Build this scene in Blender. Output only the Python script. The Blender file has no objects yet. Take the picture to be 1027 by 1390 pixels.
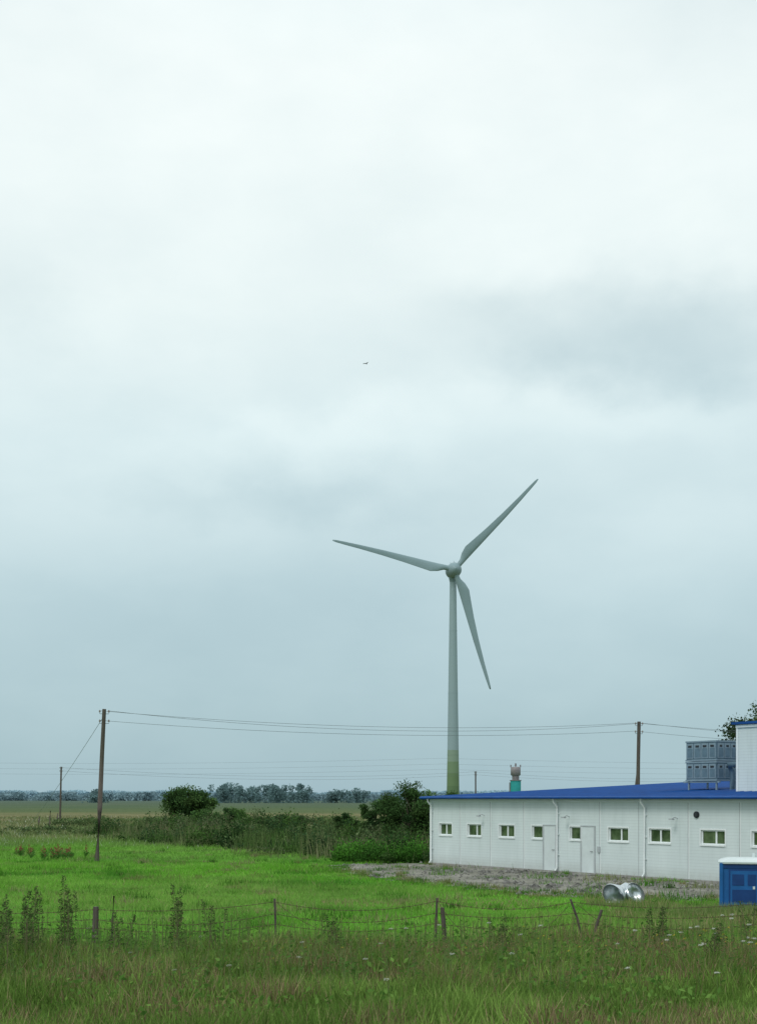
import bpy, math, random
import numpy as np
from mathutils import Vector, Matrix
rng=np.random.default_rng(7); random.seed(7)
scene=bpy.context.scene
scene.view_settings.view_transform='Standard'
scene.view_settings.look='None'
scene.view_settings.exposure=0

def lin(r,g,b,k=1.0):
    f=lambda c:(c/255/12.92 if c/255<=0.04045 else ((c/255+0.055)/1.055)**2.4)
    return (f(r)*k,f(g)*k,f(b)*k,1)

# ---------------------------------------------------------------- materials
def nt_new(name):
    m=bpy.data.materials.new(name); m.use_nodes=True
    return m,m.node_tree
def mat_simple(name,col,rough=0.7,metal=0.0,var=0.15,scale=3.0,bump=0.0,bscale=40,spec=0.3,stretch=(1,1,1)):
    m,nt=nt_new(name); b=nt.nodes['Principled BSDF']
    b.inputs['Roughness'].default_value=rough; b.inputs['Metallic'].default_value=metal
    b.inputs['Specular IOR Level'].default_value=spec
    tc=nt.nodes.new('ShaderNodeTexCoord'); mp=nt.nodes.new('ShaderNodeMapping')
    mp.inputs['Scale'].default_value=stretch
    nt.links.new(tc.outputs['Object'],mp.inputs['Vector'])
    n=nt.nodes.new('ShaderNodeTexNoise'); n.inputs['Scale'].default_value=scale; n.inputs['Detail'].default_value=8
    n.inputs['Roughness'].default_value=0.65
    nt.links.new(mp.outputs[0],n.inputs['Vector'])
    r=nt.nodes.new('ShaderNodeValToRGB')
    r.color_ramp.elements[0].position=0.3; r.color_ramp.elements[1].position=0.7
    r.color_ramp.elements[0].color=tuple(c*(1-var) for c in col[:3])+(1,)
    r.color_ramp.elements[1].color=tuple(min(1,c*(1+var)) for c in col[:3])+(1,)
    nt.links.new(n.outputs['Fac'],r.inputs[0]); nt.links.new(r.outputs[0],b.inputs['Base Color'])
    if bump>0:
        n2=nt.nodes.new('ShaderNodeTexNoise'); n2.inputs['Scale'].default_value=bscale; n2.inputs['Detail'].default_value=6
        nt.links.new(mp.outputs[0],n2.inputs['Vector'])
        bp=nt.nodes.new('ShaderNodeBump'); bp.inputs['Strength'].default_value=bump; bp.inputs['Distance'].default_value=0.02
        nt.links.new(n2.outputs['Fac'],bp.inputs['Height']); nt.links.new(bp.outputs[0],b.inputs['Normal'])
    return m
def mat_leaf(name,trans=0.3):
    m,nt=nt_new(name)
    for n in list(nt.nodes):
        if n.type!='OUTPUT_MATERIAL': nt.nodes.remove(n)
    out=[n for n in nt.nodes if n.type=='OUTPUT_MATERIAL'][0]
    a=nt.nodes.new('ShaderNodeAttribute'); a.attribute_name='Col'
    d=nt.nodes.new('ShaderNodeBsdfDiffuse'); t=nt.nodes.new('ShaderNodeBsdfTranslucent')
    mx=nt.nodes.new('ShaderNodeMixShader'); mx.inputs[0].default_value=trans
    nt.links.new(a.outputs['Color'],d.inputs['Color']); nt.links.new(a.outputs['Color'],t.inputs['Color'])
    nt.links.new(d.outputs[0],mx.inputs[1]); nt.links.new(t.outputs[0],mx.inputs[2])
    nt.links.new(mx.outputs[0],out.inputs['Surface'])
    return m
LEAF=mat_leaf('foliage')

# ---------------------------------------------------------------- helpers
def link(o,parent=None):
    scene.collection.objects.link(o)
    if parent: o.parent=parent
    return o
def np_mesh(name,V,k,mat,C=None,parent=None,extra=None):
    """V: (nf*k,3) each face owns k verts; C: (nf,3)"""
    me=bpy.data.meshes.new(name); nv=len(V); nf=nv//k
    me.vertices.add(nv); me.vertices.foreach_set('co',np.ascontiguousarray(V,dtype=np.float32).ravel())
    me.loops.add(nv); me.loops.foreach_set('vertex_index',np.arange(nv,dtype=np.int32))
    me.polygons.add(nf); me.polygons.foreach_set('loop_start',np.arange(0,nv,k,dtype=np.int32))
    me.update(calc_edges=True)
    if C is not None:
        ca=me.color_attributes.new('Col','FLOAT_COLOR','POINT')
        cc=np.ones((nv,4),dtype=np.float32); cc[:,:3]=np.repeat(C,k,axis=0)
        ca.data.foreach_set('color',cc.ravel())
    me.materials.append(mat); me.validate()
    return link(bpy.data.objects.new(name,me),parent)
class MB:
    def __init__(s): s.v=[];s.f=[];s.m=[];s.sm=[]
    def add(s,v,f,m=0,smooth=False,M=None):
        b=len(s.v)
        for p in v:
            p=Vector(p); s.v.append(M@p if M else p)
        for q in f: s.f.append([i+b for i in q]); s.m.append(m); s.sm.append(smooth)
    def box(s,x0,x1,y0,y1,z0,z1,m=0,M=None):
        v=[(x0,y0,z0),(x1,y0,z0),(x1,y1,z0),(x0,y1,z0),(x0,y0,z1),(x1,y0,z1),(x1,y1,z1),(x0,y1,z1)]
        s.add(v,[(0,3,2,1),(4,5,6,7),(0,1,5,4),(1,2,6,5),(2,3,7,6),(3,0,4,7)],m,False,M)
    def tube(s,pts,rad,seg=8,m=0,smooth=True,cap=True,M=None):
        pts=[Vector(p) for p in pts]; n=len(pts)
        if not hasattr(rad,'__len__'): rad=[rad]*n
        v=[];f=[]
        up=Vector((0,0,1))
        for i,p in enumerate(pts):
            d=(pts[min(i+1,n-1)]-pts[max(i-1,0)]).normalized()
            a=d.cross(up)
            if a.length<0.05: a=d.cross(Vector((1,0,0)))
            a.normalize(); b=d.cross(a)
            for j in range(seg):
                t=2*math.pi*j/seg
                v.append(p+(a*math.cos(t)+b*math.sin(t))*rad[i])
        for i in range(n-1):
            for j in range(seg):
                k=(j+1)%seg
                f.append((i*seg+j,i*seg+k,(i+1)*seg+k,(i+1)*seg+j))
        s.add(v,f,m,smooth,M)
        if cap:
            s.add(v[:seg],[list(range(seg))[::-1]],m,False,M); s.add(v[-seg:],[list(range(seg))],m,False,M)
    def build(s,name,mats,parent=None):
        me=bpy.data.meshes.new(name); me.from_pydata([tuple(p) for p in s.v],[],s.f)
        for m in mats: me.materials.append(m)
        for p,mi,sm in zip(me.polygons,s.m,s.sm): p.material_index=mi; p.use_smooth=sm
        me.update()
        return link(bpy.data.objects.new(name,me),parent)
def empty(name,loc=(0,0,0),rz=0):
    e=bpy.data.objects.new(name,None); e.location=loc; e.rotation_euler=(0,0,rz); e.empty_display_size=0.5
    return link(e)
_lat={}
def vn(x,y,scale,seed=0):
    if seed not in _lat: _lat[seed]=np.random.default_rng(100+seed).random((256,256))
    L=_lat[seed]; X=np.asarray(x)/scale+500; Y=np.asarray(y)/scale+500
    xi=np.floor(X).astype(int); yi=np.floor(Y).astype(int); fx=X-xi; fy=Y-yi
    fx=fx*fx*(3-2*fx); fy=fy*fy*(3-2*fy)
    a=L[xi%256,yi%256]; b=L[(xi+1)%256,yi%256]; c=L[xi%256,(yi+1)%256]; d=L[(xi+1)%256,(yi+1)%256]
    return (a*(1-fx)+b*fx)*(1-fy)+(c*(1-fx)+d*fx)*fy
def inpoly(x,y,P):
    x=np.asarray(x);y=np.asarray(y);r=np.zeros(x.shape,bool)
    for i in range(len(P)):
        x1,y1=P[i];x2,y2=P[(i+1)%len(P)]
        if y1==y2: continue
        c=((y1>y)!=(y2>y))&(x<(x2-x1)*(y-y1)/(y2-y1)+x1); r^=c
    return r
def blades(name,X,Y,H,W,C,lean=0.35,Z=None,parent=None):
    n=len(X); t=rng.random(n)*2*np.pi
    V=np.zeros((n,3,3)); z=np.zeros(n) if Z is None else Z
    dx=np.cos(t)*W/2; dy=np.sin(t)*W/2
    lx=rng.normal(0,lean,n)*H; ly=rng.normal(0,lean,n)*H
    V[:,0]=np.stack([X-dx,Y-dy,z],1); V[:,1]=np.stack([X+dx,Y+dy,z],1)
    V[:,2]=np.stack([X+lx,Y+ly,z+H],1)
    return np_mesh(name,V.reshape(-1,3),3,LEAF,C,parent)
def leafquads(P,S):
    n=len(P); a=rng.normal(size=(n,3)); a/=np.linalg.norm(a,axis=1)[:,None]
    b=rng.normal(size=(n,3)); b=np.cross(a,b); b/=np.linalg.norm(b,axis=1)[:,None]
    S=np.asarray(S)[:,None]
    V=np.stack([P-a*S,P+b*S*0.55,P+a*S,P-b*S*0.55],1)
    return V.reshape(-1,3)
def field(n,y0,y1,k=0.33,m=3):
    w0=k*y0+m;w1=k*y1+m
    u=rng.random(n)
    y=(-w0+np.sqrt(w0*w0+u*(w1*w1-w0*w0)))/(w1-w0)*(y1-y0)+y0
    x=(rng.random(n)*2-1)*(k*y+m)
    return x,y
def mixc(a,b,t): 
    a=np.array(a[:3]);b=np.array(b[:3]); t=np.clip(t,0,1)[:,None]; return a*(1-t)+b*t

# ---------------------------------------------------------------- building frame
A=Vector((2.57,66,0)); E=Vector((0.575,-0.818,0)); IN=Vector((0.818,0.575,0))
def bl(x,y): # building local -> world
    p=A+E*x+IN*y; return (p.x,p.y)
GR=[(-2.6,65.2),(-2.2,60.8),(-0.9,57.3),(0.6,54.2),(2.0,51.2),(3.7,48.3),(5.2,45.9),(6.9,43.9),(9.2,42.9),(11.5,42.2),(14,40.5),(17,37.5),(21,33),bl(34,0),bl(0,0),(1.9,67.2),(0.2,67.3)]
def ongravel(x,y):
    j=(vn(x,y,0.8,5)-.5)*2.0
    return inpoly(x+j,y+j,GR)
def inbuilding(x,y):
    dx=x-A.x;dy=y-A.y; lx=dx*E.x+dy*E.y; ly=dx*IN.x+dy*IN.y
    return (lx>-0.1)&(lx<34)&(ly>-0.05)&(ly<40)

# ---------------------------------------------------------------- ground
gm,nt=nt_new('grassland_ground'); b=nt.nodes['Principled BSDF']; b.inputs['Roughness'].default_value=0.95; b.inputs['Specular IOR Level'].default_value=0.05
tc=nt.nodes.new('ShaderNodeTexCoord'); sp=nt.nodes.new('ShaderNodeSeparateXYZ'); nt.links.new(tc.outputs['Object'],sp.inputs[0])
def M2(nt,op,a,b=None,c=None,clamp=False):
    n=nt.nodes.new('ShaderNodeMath'); n.operation=op; n.use_clamp=clamp
    for i,v in enumerate((a,b,c)):
        if v is None: continue
        if isinstance(v,(int,float)): n.inputs[i].default_value=v
        else: nt.links.new(v,n.inputs[i])
    return n.outputs[0]
def noise(nt,vec,scale,detail=6,rough=0.6,st=None):
    if st:
        mp=nt.nodes.new('ShaderNodeMapping'); mp.inputs['Scale'].default_value=st; nt.links.new(vec,mp.inputs[0]); vec=mp.outputs[0]
    n=nt.nodes.new('ShaderNodeTexNoise'); n.inputs['Scale'].default_value=scale; n.inputs['Detail'].default_value=detail; n.inputs['Roughness'].default_value=rough
    nt.links.new(vec,n.inputs['Vector']); return n.outputs['Fac']
def ramp(nt,fac,stops):
    r=nt.nodes.new('ShaderNodeValToRGB'); cr=r.color_ramp
    while len(cr.elements)<len(stops): cr.elements.new(0.5)
    for e,(p,c) in zip(cr.elements,stops): e.position=p; e.color=tuple(c[:3])+(1,)
    nt.links.new(fac,r.inputs[0]); return r.outputs[0]
def mixcol(nt,fac,a,b,mode='MIX'):
    n=nt.nodes.new('ShaderNodeMix'); n.data_type='RGBA'; n.blend_type=mode
    for i,v in ((0,fac),(6,a),(7,b)):
        if isinstance(v,(int,float)): n.inputs[i].default_value=v
        elif isinstance(v,tuple): n.inputs[i].default_value=v
        else: nt.links.new(v,n.inputs[i])
    return n.outputs[2]
O=tc.outputs['Object']
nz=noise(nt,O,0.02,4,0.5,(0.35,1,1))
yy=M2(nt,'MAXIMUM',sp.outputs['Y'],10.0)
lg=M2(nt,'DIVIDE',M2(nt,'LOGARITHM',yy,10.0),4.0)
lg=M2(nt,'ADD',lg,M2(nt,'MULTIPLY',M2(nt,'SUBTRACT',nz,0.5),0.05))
base=ramp(nt,lg,[(0.30,(.07,.11,.03)),(0.365,(.085,.18,.03)),(0.39,(.10,.27,.03)),(0.49,(.11,.27,.033)),(0.525,(.14,.22,.06)),(0.56,(.17,.21,.08)),(0.60,(.18,.18,.09)),(0.63,(.10,.14,.06)),(0.67,(.085,.13,.07)),(0.72,(.09,.13,.085)),(0.80,(.09,.135,.11)),(0.90,(.14,.20,.21))])  # far stops turn paler and bluer: aerial haze mixed into the ground colour
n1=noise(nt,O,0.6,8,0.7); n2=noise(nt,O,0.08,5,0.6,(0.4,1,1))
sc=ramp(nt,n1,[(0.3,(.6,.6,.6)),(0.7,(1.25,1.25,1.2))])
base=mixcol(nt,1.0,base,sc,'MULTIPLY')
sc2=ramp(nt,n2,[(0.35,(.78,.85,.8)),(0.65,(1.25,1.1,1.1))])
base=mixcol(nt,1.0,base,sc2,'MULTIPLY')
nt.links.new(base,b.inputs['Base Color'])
bp=nt.nodes.new('ShaderNodeBump'); bp.inputs['Strength'].default_value=0.6; bp.inputs['Distance'].default_value=0.15
nt.links.new(noise(nt,O,3,6,0.7),bp.inputs['Height']); nt.links.new(bp.outputs[0],b.inputs['Normal'])
g=MB(); S=9000
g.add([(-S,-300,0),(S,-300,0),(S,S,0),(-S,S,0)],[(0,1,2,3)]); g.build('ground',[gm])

# gravel yard
gv,nt=nt_new('gravel'); b=nt.nodes['Principled BSDF']; b.inputs['Roughness'].default_value=0.95; b.inputs['Specular IOR Level'].default_value=0.1
O=nt.nodes.new('ShaderNodeTexCoord').outputs['Object']
c=ramp(nt,noise(nt,O,9,8,0.8),[(0.3,(.13,.125,.11)),(0.5,(.28,.27,.24)),(0.72,(.46,.45,.42))])
c=mixcol(nt,1.0,c,ramp(nt,noise(nt,O,0.5,5,0.6),[(0.35,(.58,.6,.52)),(0.65,(1.1,1.08,1.05))]),'MULTIPLY')
nt.links.new(c,b.inputs['Base Color'])
bp=nt.nodes.new('ShaderNodeBump'); bp.inputs['Strength'].default_value=0.8; bp.inputs['Distance'].default_value=0.08
nt.links.new(noise(nt,O,5,8,0.75),bp.inputs['Height']); nt.links.new(bp.outputs[0],b.inputs['Normal'])
g=MB(); g.add([(x,y,0.004) for x,y in GR],[list(range(len(GR)))]); g.build('gravel_yard',[gv])
n=5000; x=rng.uniform(-2,20,n); y=rng.uniform(40,68,n); k=ongravel(x,y)&~inbuilding(x,y); x=x[k];y=y[k]; n=len(x)
s=rng.uniform(.02,.07,n)
s*=1+1.2*(vn(x,y,1.5,9)>0.7)
P=np.stack([x,y,s*0.3],1); q=rng.uniform(.12,.38,n)
C=np.stack([q,q*.97,q*.9],1)
oc=np.array([[1,0,0],[0,1,0],[0,0,1]]),np.array([[0,1,0],[-1,0,0],[0,0,1]]),np.array([[-1,0,0],[0,-1,0],[0,0,1]]),np.array([[0,-1,0],[1,0,0],[0,0,1]])
V=np.concatenate([ (P[:,None,:]+ (t[None]*s[:,None,None]*rng.uniform(.6,1.2,(n,3,1))*np.array([1,1,.7]))) for t in oc],0).reshape(-1,3)
np_mesh('gravel_stones',V,3,LEAF,np.concatenate([C]*4,0))

# ---------------------------------------------------------------- grass
G1=(.15,.38,.04);G2=(.23,.48,.075);G3=(.075,.23,.03);DRY=(.36,.32,.16);BR=(.22,.15,.09)
def shade(X,Y,a,b,c,sd=0):
    t=vn(X,Y,2.2,sd)*.5+vn(X,Y,.5,sd+1)*.5
    C=mixc(a,b,(t-.35)*2.4); d=np.clip((vn(X,Y,3.6,sd+2)*.6+vn(X,Y,1.1,sd+40)*.4-.48)*3.0,0,1)
    C=C*(1-d[:,None])+np.array(c)*d[:,None]
    return C*rng.uniform(.65,1.35,(len(X),1))
X,Y=field(260000,26,70); k=~ongravel(X,Y)&~inbuilding(X,Y)&((Y>32)|(rng.random(len(X))<.6)); X=X[k];Y=Y[k]
H=rng.uniform(.03,.15,len(X))*(0.5+1.9*vn(X,Y,1.1,3)*vn(X,Y,4,4)); C=shade(X,Y,G1,G2,G3)
p=np.clip((vn(X,Y,6,61)-.55)*3,0,1)[:,None]; C=C*(1-p*.6)+p*.6*np.array((.26,.38,.10))
dry=rng.random(len(X))<(.05+.35*(vn(X,Y,3.5,21)>.7)*(Y<46)); C[dry]=np.array(DRY)*rng.uniform(.6,1.1,(dry.sum(),1))
blades('meadow_grass',X,Y,H,rng.uniform(.014,.034,len(X)),C,.45)
X,Y=field(110000,70,125); k=~inbuilding(X,Y)&~ongravel(X,Y); X=X[k];Y=Y[k]
C=shade(X,Y,(.15,.34,.05),(.21,.39,.08),(.16,.24,.08),6)
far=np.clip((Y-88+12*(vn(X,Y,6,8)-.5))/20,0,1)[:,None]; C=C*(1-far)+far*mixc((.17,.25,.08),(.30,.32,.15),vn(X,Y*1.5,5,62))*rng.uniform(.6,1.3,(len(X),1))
wh=(rng.random(len(X))<.05*far[:,0]); C[wh]=(.6,.62,.52)
H=rng.uniform(.06,.2,len(X))*(1+far[:,0]*2.0)
blades('meadow_grass.001',X,Y,H,rng.uniform(.03,.07,len(X)),C,.4)
X,Y=field(60000,105,230,0.33,3); k=~inbuilding(X,Y); X=X[k];Y=Y[k]
t=vn(X,Y*2,14,12); C=mixc((.15,.22,.085),(.31,.29,.16),(t-.3)*2.2)*rng.uniform(.6,1.3,(len(X),1))
wh=rng.random(len(X))<.04; C[wh]=(.6,.6,.5)
blades('rough_pasture',X,Y,rng.uniform(.15,.5,len(X)),rng.uniform(.08,.2,len(X)),C,.4)
# foreground verge
X,Y=field(135000,16.5,34.5,0.34,2.5); dist=30.6+3.4*(vn(X,X*0,2.5,14)-.5)+2*(vn(X,Y,.8,15)-.5)-Y
k=rng.random(len(X))<np.clip(dist/2.8,0,1)**.7; X=X[k];Y=Y[k];dist=dist[k]
t=vn(X,Y,1.1,16); C=mixc((.14,.24,.05),(.25,.39,.09),(t-.3)*2)
tb=vn(X,Y,1.7,17)*.6+vn(X,Y,.6,63)*.4; isb=rng.random(len(X))<np.clip((tb-.38)*2.4,.06,.75)
C[isb]=mixc(BR,DRY,rng.random(isb.sum()))
C*=rng.uniform(.5,1.3,(len(X),1))
H=rng.uniform(.12,.5,len(X))*(.3+1.0*vn(X,Y,1.2,18))
blades('verge_grass',X,Y,H,rng.uniform(.012,.03,len(X)),C,.38)
m=9000; X,Y=field(m,18,32,0.34,2.5); k=vn(X,Y,1.5,64)>.55; X=X[k];Y=Y[k]; n=len(X)
P=np.stack([X,Y,rng.uniform(.05,.5,n)*(vn(X,Y,1.5,64))],1)
np_mesh('verge_nettles',leafquads(P,rng.uniform(.03,.075,n)),4,LEAF,mixc((.08,.18,.035),(.18,.31,.07),rng.random(n)))
n=42000; X=rng.uniform(6.5,22,n); Y=rng.uniform(32,46.5,n); lim=43.4-0.33*(X-7.5)*1.1
k=(Y<lim+1.2*(vn(X,Y,1.2,30)-.5)); X=X[k];Y=Y[k]
C=mixc((.14,.26,.055),(.27,.33,.12),rng.random(len(X)))*rng.uniform(.6,1.2,(len(X),1)); d=rng.random(len(X))<.35; C[d]=np.array(DRY)
dens=np.clip(vn(X,Y,1.6,31)*1.5-.25,.12,1.2)
blades('yard_weeds',X,Y,rng.uniform(.1,.45,len(X))*dens,rng.uniform(.014,.034,len(X)),C,.3)
Xs=[];Ys=[];Hs=[];Cs=[]
for i in range(640):
    if i<420:
        x0,y0=field(1,31,85); x0=x0[0];y0=y0[0]; m=60; r=random.uniform(.1,.45); h=random.uniform(.12,.42)
    else:
        j=random.randint(0,9); t=random.random(); x0=GR[j][0]*(1-t)+GR[j+1][0]*t+random.gauss(0,.6); y0=GR[j][1]*(1-t)+GR[j+1][1]*t+random.gauss(0,.8); m=40; r=random.uniform(.08,.3); h=random.uniform(.06,.24)
    base=random.choice([(.08,.22,.03),(.12,.27,.04),(.20,.24,.08),(.27,.26,.13),(.07,.17,.03)])
    Xs.append(x0+rng.normal(0,r,m));Ys.append(y0+rng.normal(0,r,m));Hs.append(rng.uniform(.4,1,m)*h);Cs.append(np.array(base)*rng.uniform(.6,1.3,(m,1)))
X=np.concatenate(Xs);Y=np.concatenate(Ys);H=np.concatenate(Hs);C=np.concatenate(Cs); k=~inbuilding(X,Y)
blades('grass_tufts',X[k],Y[k],H[k],rng.uniform(.015,.035,k.sum()),C[k],.3)

def stalks(name,items,flower,headcol,hr):
    V=[];C=[]
    for (x,y,h) in items:
        lx,ly=random.gauss(0,.08)*h,random.gauss(0,.08)*h
        w=.008
        V+= [(x-w,y,0),(x+w,y,0),(x+lx+w*.5,y+ly,h),(x+lx-w*.5,y+ly,h)]; C.append((.14,.2,.07))
        for _ in range(3):
            t=random.uniform(.15,.7); a=random.uniform(0,6.28); L=random.uniform(.06,.14); px,py,pz=x+lx*t,y+ly*t,h*t
            V+=[(px,py,pz),(px+math.cos(a)*L*.5-.02,py+math.sin(a)*L*.5,pz+L*.3),(px+math.cos(a)*L,py+math.sin(a)*L,pz+L*.4),(px+math.cos(a)*L*.5+.02,py+math.sin(a)*L*.5,pz+L*.1)]; C.append((.11,.22,.05))
        for q in range(flower):
            r=hr*math.sqrt(random.random()); a=random.uniform(0,6.28)
            cx,cy=x+lx+math.cos(a)*r,y+ly+math.sin(a)*r
            cz=h+random.uniform(-.01,.015) if headcol!='seed' else h-random.random()*.22
            s=random.uniform(.009,.018); col=(.62,.64,.56) if headcol=='white' else ((.55,.45,.06) if headcol=='yellow' else (.27,.16,.10))
            if headcol=='seed': cx,cy=x+lx+random.gauss(0,.012),y+ly+random.gauss(0,.012); 
            V+=[(cx-s,cy,cz-s*.6),(cx,cy-s,cz),(cx+s,cy,cz+s*.6),(cx,cy+s,cz+s*.1)]; C.append(tuple(np.array(col)*random.uniform(.7,1.1)))
    np_mesh(name,np.array(V),4,LEAF,np.array(C))
it=[]
for cx,cy,n,sx in ((7.2,27,14,1.4),(4.5,27.5,5,2),(-1,27.5,5,3),(-6,27.5,5,2),(8.5,29,9,1.2),(1.5,24,5,5),(-3,22,5,4),(5,21,5,3)):
    it+=[(random.gauss(cx,sx),random.gauss(cy,.9),random.uniform(.35,.7)) for _ in range(n)]
stalks('white_umbel_flowers',it,26,'white',.045)
it=[(random.gauss(13.0,1.7),random.gauss(40.0,1.3),random.uniform(.35,.75)) for _ in range(120)]
stalks('white_umbel_flowers.001',it,20,'white',.045)
stalks('yellow_wildflowers',[(random.uniform(-8,9),random.uniform(24,29),random.uniform(.3,.6)) for _ in range(30)]+[(random.gauss(7,1),random.gauss(27,.8),random.uniform(.4,.65)) for _ in range(16)],7,'yellow',.02)
x,y=field(1300,22,31.5); stalks('seeding_stalks',[(a,b_,random.uniform(.35,.8)) for a,b_ in zip(x,y)],12,'seed',.02)
it=[(random.gauss(-17.4,.7),random.gauss(72,.9),random.uniform(.35,.9)) for _ in range(20)]+[(random.gauss(-20.3,.6),random.gauss(77,1),random.uniform(.3,.7)) for _ in range(8)]
def docks(name,items):
    V=[];C=[]
    for x,y,h in items:
        for q in range(30):
            z=h*(1-random.random()*.65); r=.07*(1.2-z/h)+.015; s=random.uniform(.015,.03)
            cx,cy=x+random.gauss(0,r),y+random.gauss(0,r)
            V+=[(cx-s,cy,z),(cx,cy-s*.5,z-s),(cx+s,cy,z),(cx,cy+s*.5,z+s)]; C.append((random.uniform(.15,.23),random.uniform(.065,.09),.05))
        for q in range(16):
            a=random.uniform(0,6.28);L=.25;zz=random.uniform(0,h*.4)
            V+=[(x,y,.02+zz),(x+math.cos(a)*L*.5-.04,y+math.sin(a)*L*.5,.16+zz),(x+math.cos(a)*L,y+math.sin(a)*L,.2+zz),(x+math.cos(a)*L*.5+.04,y+math.sin(a)*L*.5,.12+zz)]; C.append((.10,.22,.05))
    np_mesh(name,np.array(V),4,LEAF,np.array(C))
docks('dock_plants',it)
def tallweed(name,x,y,h,spread=.35,ns=5):
    V=[];C=[]
    for s_ in range(ns):
        bx,by=x+random.gauss(0,spread*.6),y+random.gauss(0,spread*.5); hh=h*random.uniform(.65,1); lx,ly=random.gauss(0,.12),random.gauss(0,.12)
        w=.012
        V+=[(bx-w,by,0),(bx+w,by,0),(bx+lx+.003,by+ly,hh),(bx+lx-.003,by+ly,hh)]; C.append((.15,.14,.08))
        for q in range(int(170*hh/1.4)):
            t=random.uniform(.1,1); L=.17*(1.15-t)*random.uniform(.4,1.2); a=random.uniform(0,6.28)
            cx,cy,cz=bx+lx*t+math.cos(a)*L,by+ly*t+math.sin(a)*L,hh*t+L*.5
            s=random.uniform(.015,.04); e=random.uniform(-.02,.04)
            V+=[(cx-s*math.cos(a),cy-s*math.sin(a),cz-e),(cx,cy-s*.4,cz+.012),(cx+s*math.cos(a),cy+s*math.sin(a),cz+e),(cx,cy+s*.4,cz-.012)]
            C.append(tuple(np.array((.11,.19,.06) if random.random()<.75 else (.22,.2,.11))*random.uniform(.6,1.3)))
    np_mesh(name,np.array(V),4,LEAF,np.array(C))
for i,(x,y,h,sp_,ns) in enumerate([(-7.0,26.5,1.55,.4,8),(-6.2,27,1.75,.3,6),(-7.6,27.2,1.3,.35,6),(-4.25,27.5,1.6,.16,4),(-3.5,28,1.3,.15,3),(-5.3,27.6,1.0,.3,4),(5.9,28.5,1.0,.4,5),(8.1,29,1.1,.4,6),(-.9,28,.9,.3,4),(2.6,28.3,.85,.3,4),(7.0,26,.9,.4,5),(-7.3,24,1.2,.5,8)]):
    tallweed('mugwort_weed' if i==0 else 'mugwort_weed.%03d'%i,x,y,h,sp_,ns)

# ---------------------------------------------------------------- shrubs
def mounds(name,cent,lsize,nleaf,cols,parent=None):
    P=[];S=[];C=[]
    for (x,y,r,h,ci) in cent:
        n=int(nleaf*r*h*1.0)+20
        d=rng.normal(size=(n,3)); d/=np.linalg.norm(d,axis=1)[:,None]; d[:,2]=np.abs(d[:,2])
        rr=rng.uniform(.55,1.05,(n,1))*(1+.25*np.sin(d[:,:1]*7+ci*5+x)*np.cos(d[:,1:2]*6+y))
        p=d*rr*np.array([r,r,h])+np.array([x,y,0]); P.append(p); S.append(rng.uniform(.6,1.4,n)*lsize)
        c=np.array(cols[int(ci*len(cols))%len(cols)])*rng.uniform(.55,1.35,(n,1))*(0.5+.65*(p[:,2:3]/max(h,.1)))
        C.append(c)
    P=np.concatenate(P);S=np.concatenate(S);C=np.concatenate(C)
    return np_mesh(name,leafquads(P,S),4,LEAF,C,parent)
dk=[(.045,.095,.03),(.055,.11,.03),(.07,.14,.035),(.10,.15,.06),(.05,.10,.04),(.13,.165,.08)]
ce=[]
for i in range(800):
    t=random.random()**.8; x=-24*(1-t)+1.6*t; y=112*(1-t)+67*t
    dpt=random.random()*(34 if t>.3 else 22)*1.0
    x+=random.gauss(0,1.2)+dpt*.10; y+=dpt+random.gauss(0,1.6)
    if inbuilding(np.array([x]),np.array([y]))[0]: continue
    big=random.random()
    h=random.uniform(.45,1.2)+(random.uniform(.4,1.3) if big>.87 else 0); r=random.uniform(.35,1.2)
    ce.append((x,y,r,h*(.6+.4*min(1,dpt/6)),random.random()))
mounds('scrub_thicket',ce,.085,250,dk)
n=24000; t=rng.random(n); X=-24*(1-t)+1.6*t+rng.normal(0,1.7,n); Y=112*(1-t)+67*t+rng.random(n)*26
k=~inbuilding(X,Y)&(vn(X,Y,2.5,77)>.4); X=X[k];Y=Y[k]
C=mixc((.08,.15,.04),(.22,.22,.12),(vn(X,Y,3,40)-.2)*1.6)*rng.uniform(.6,1.4,(len(X),1))
blades('reed_bed',X,Y,rng.uniform(.4,1.6,len(X))*(.35+vn(X,Y,2,41)*.95),rng.uniform(.03,.07,len(X)),C,.18)
ce=[(random.uniform(-2.2,2.2),random.uniform(67.5,72),random.uniform(.3,.8),random.uniform(.4,1.15),random.random()) for _ in range(75)]
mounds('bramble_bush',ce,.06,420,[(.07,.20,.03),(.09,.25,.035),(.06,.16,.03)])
ce=[(random.uniform(-45,-18),random.uniform(112,128),random.uniform(.4,1.5),random.uniform(.25,.8),random.random()) for _ in range(110)]
ce+=[(random.uniform(-40,0),random.uniform(150,175),random.uniform(.8,2),random.uniform(.4,1.4),random.random()) for _ in range(60)]
mounds('hedgerow_scrub',ce,.13,110,[(.10,.155,.06),(.13,.18,.07),(.085,.13,.055)])

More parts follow.
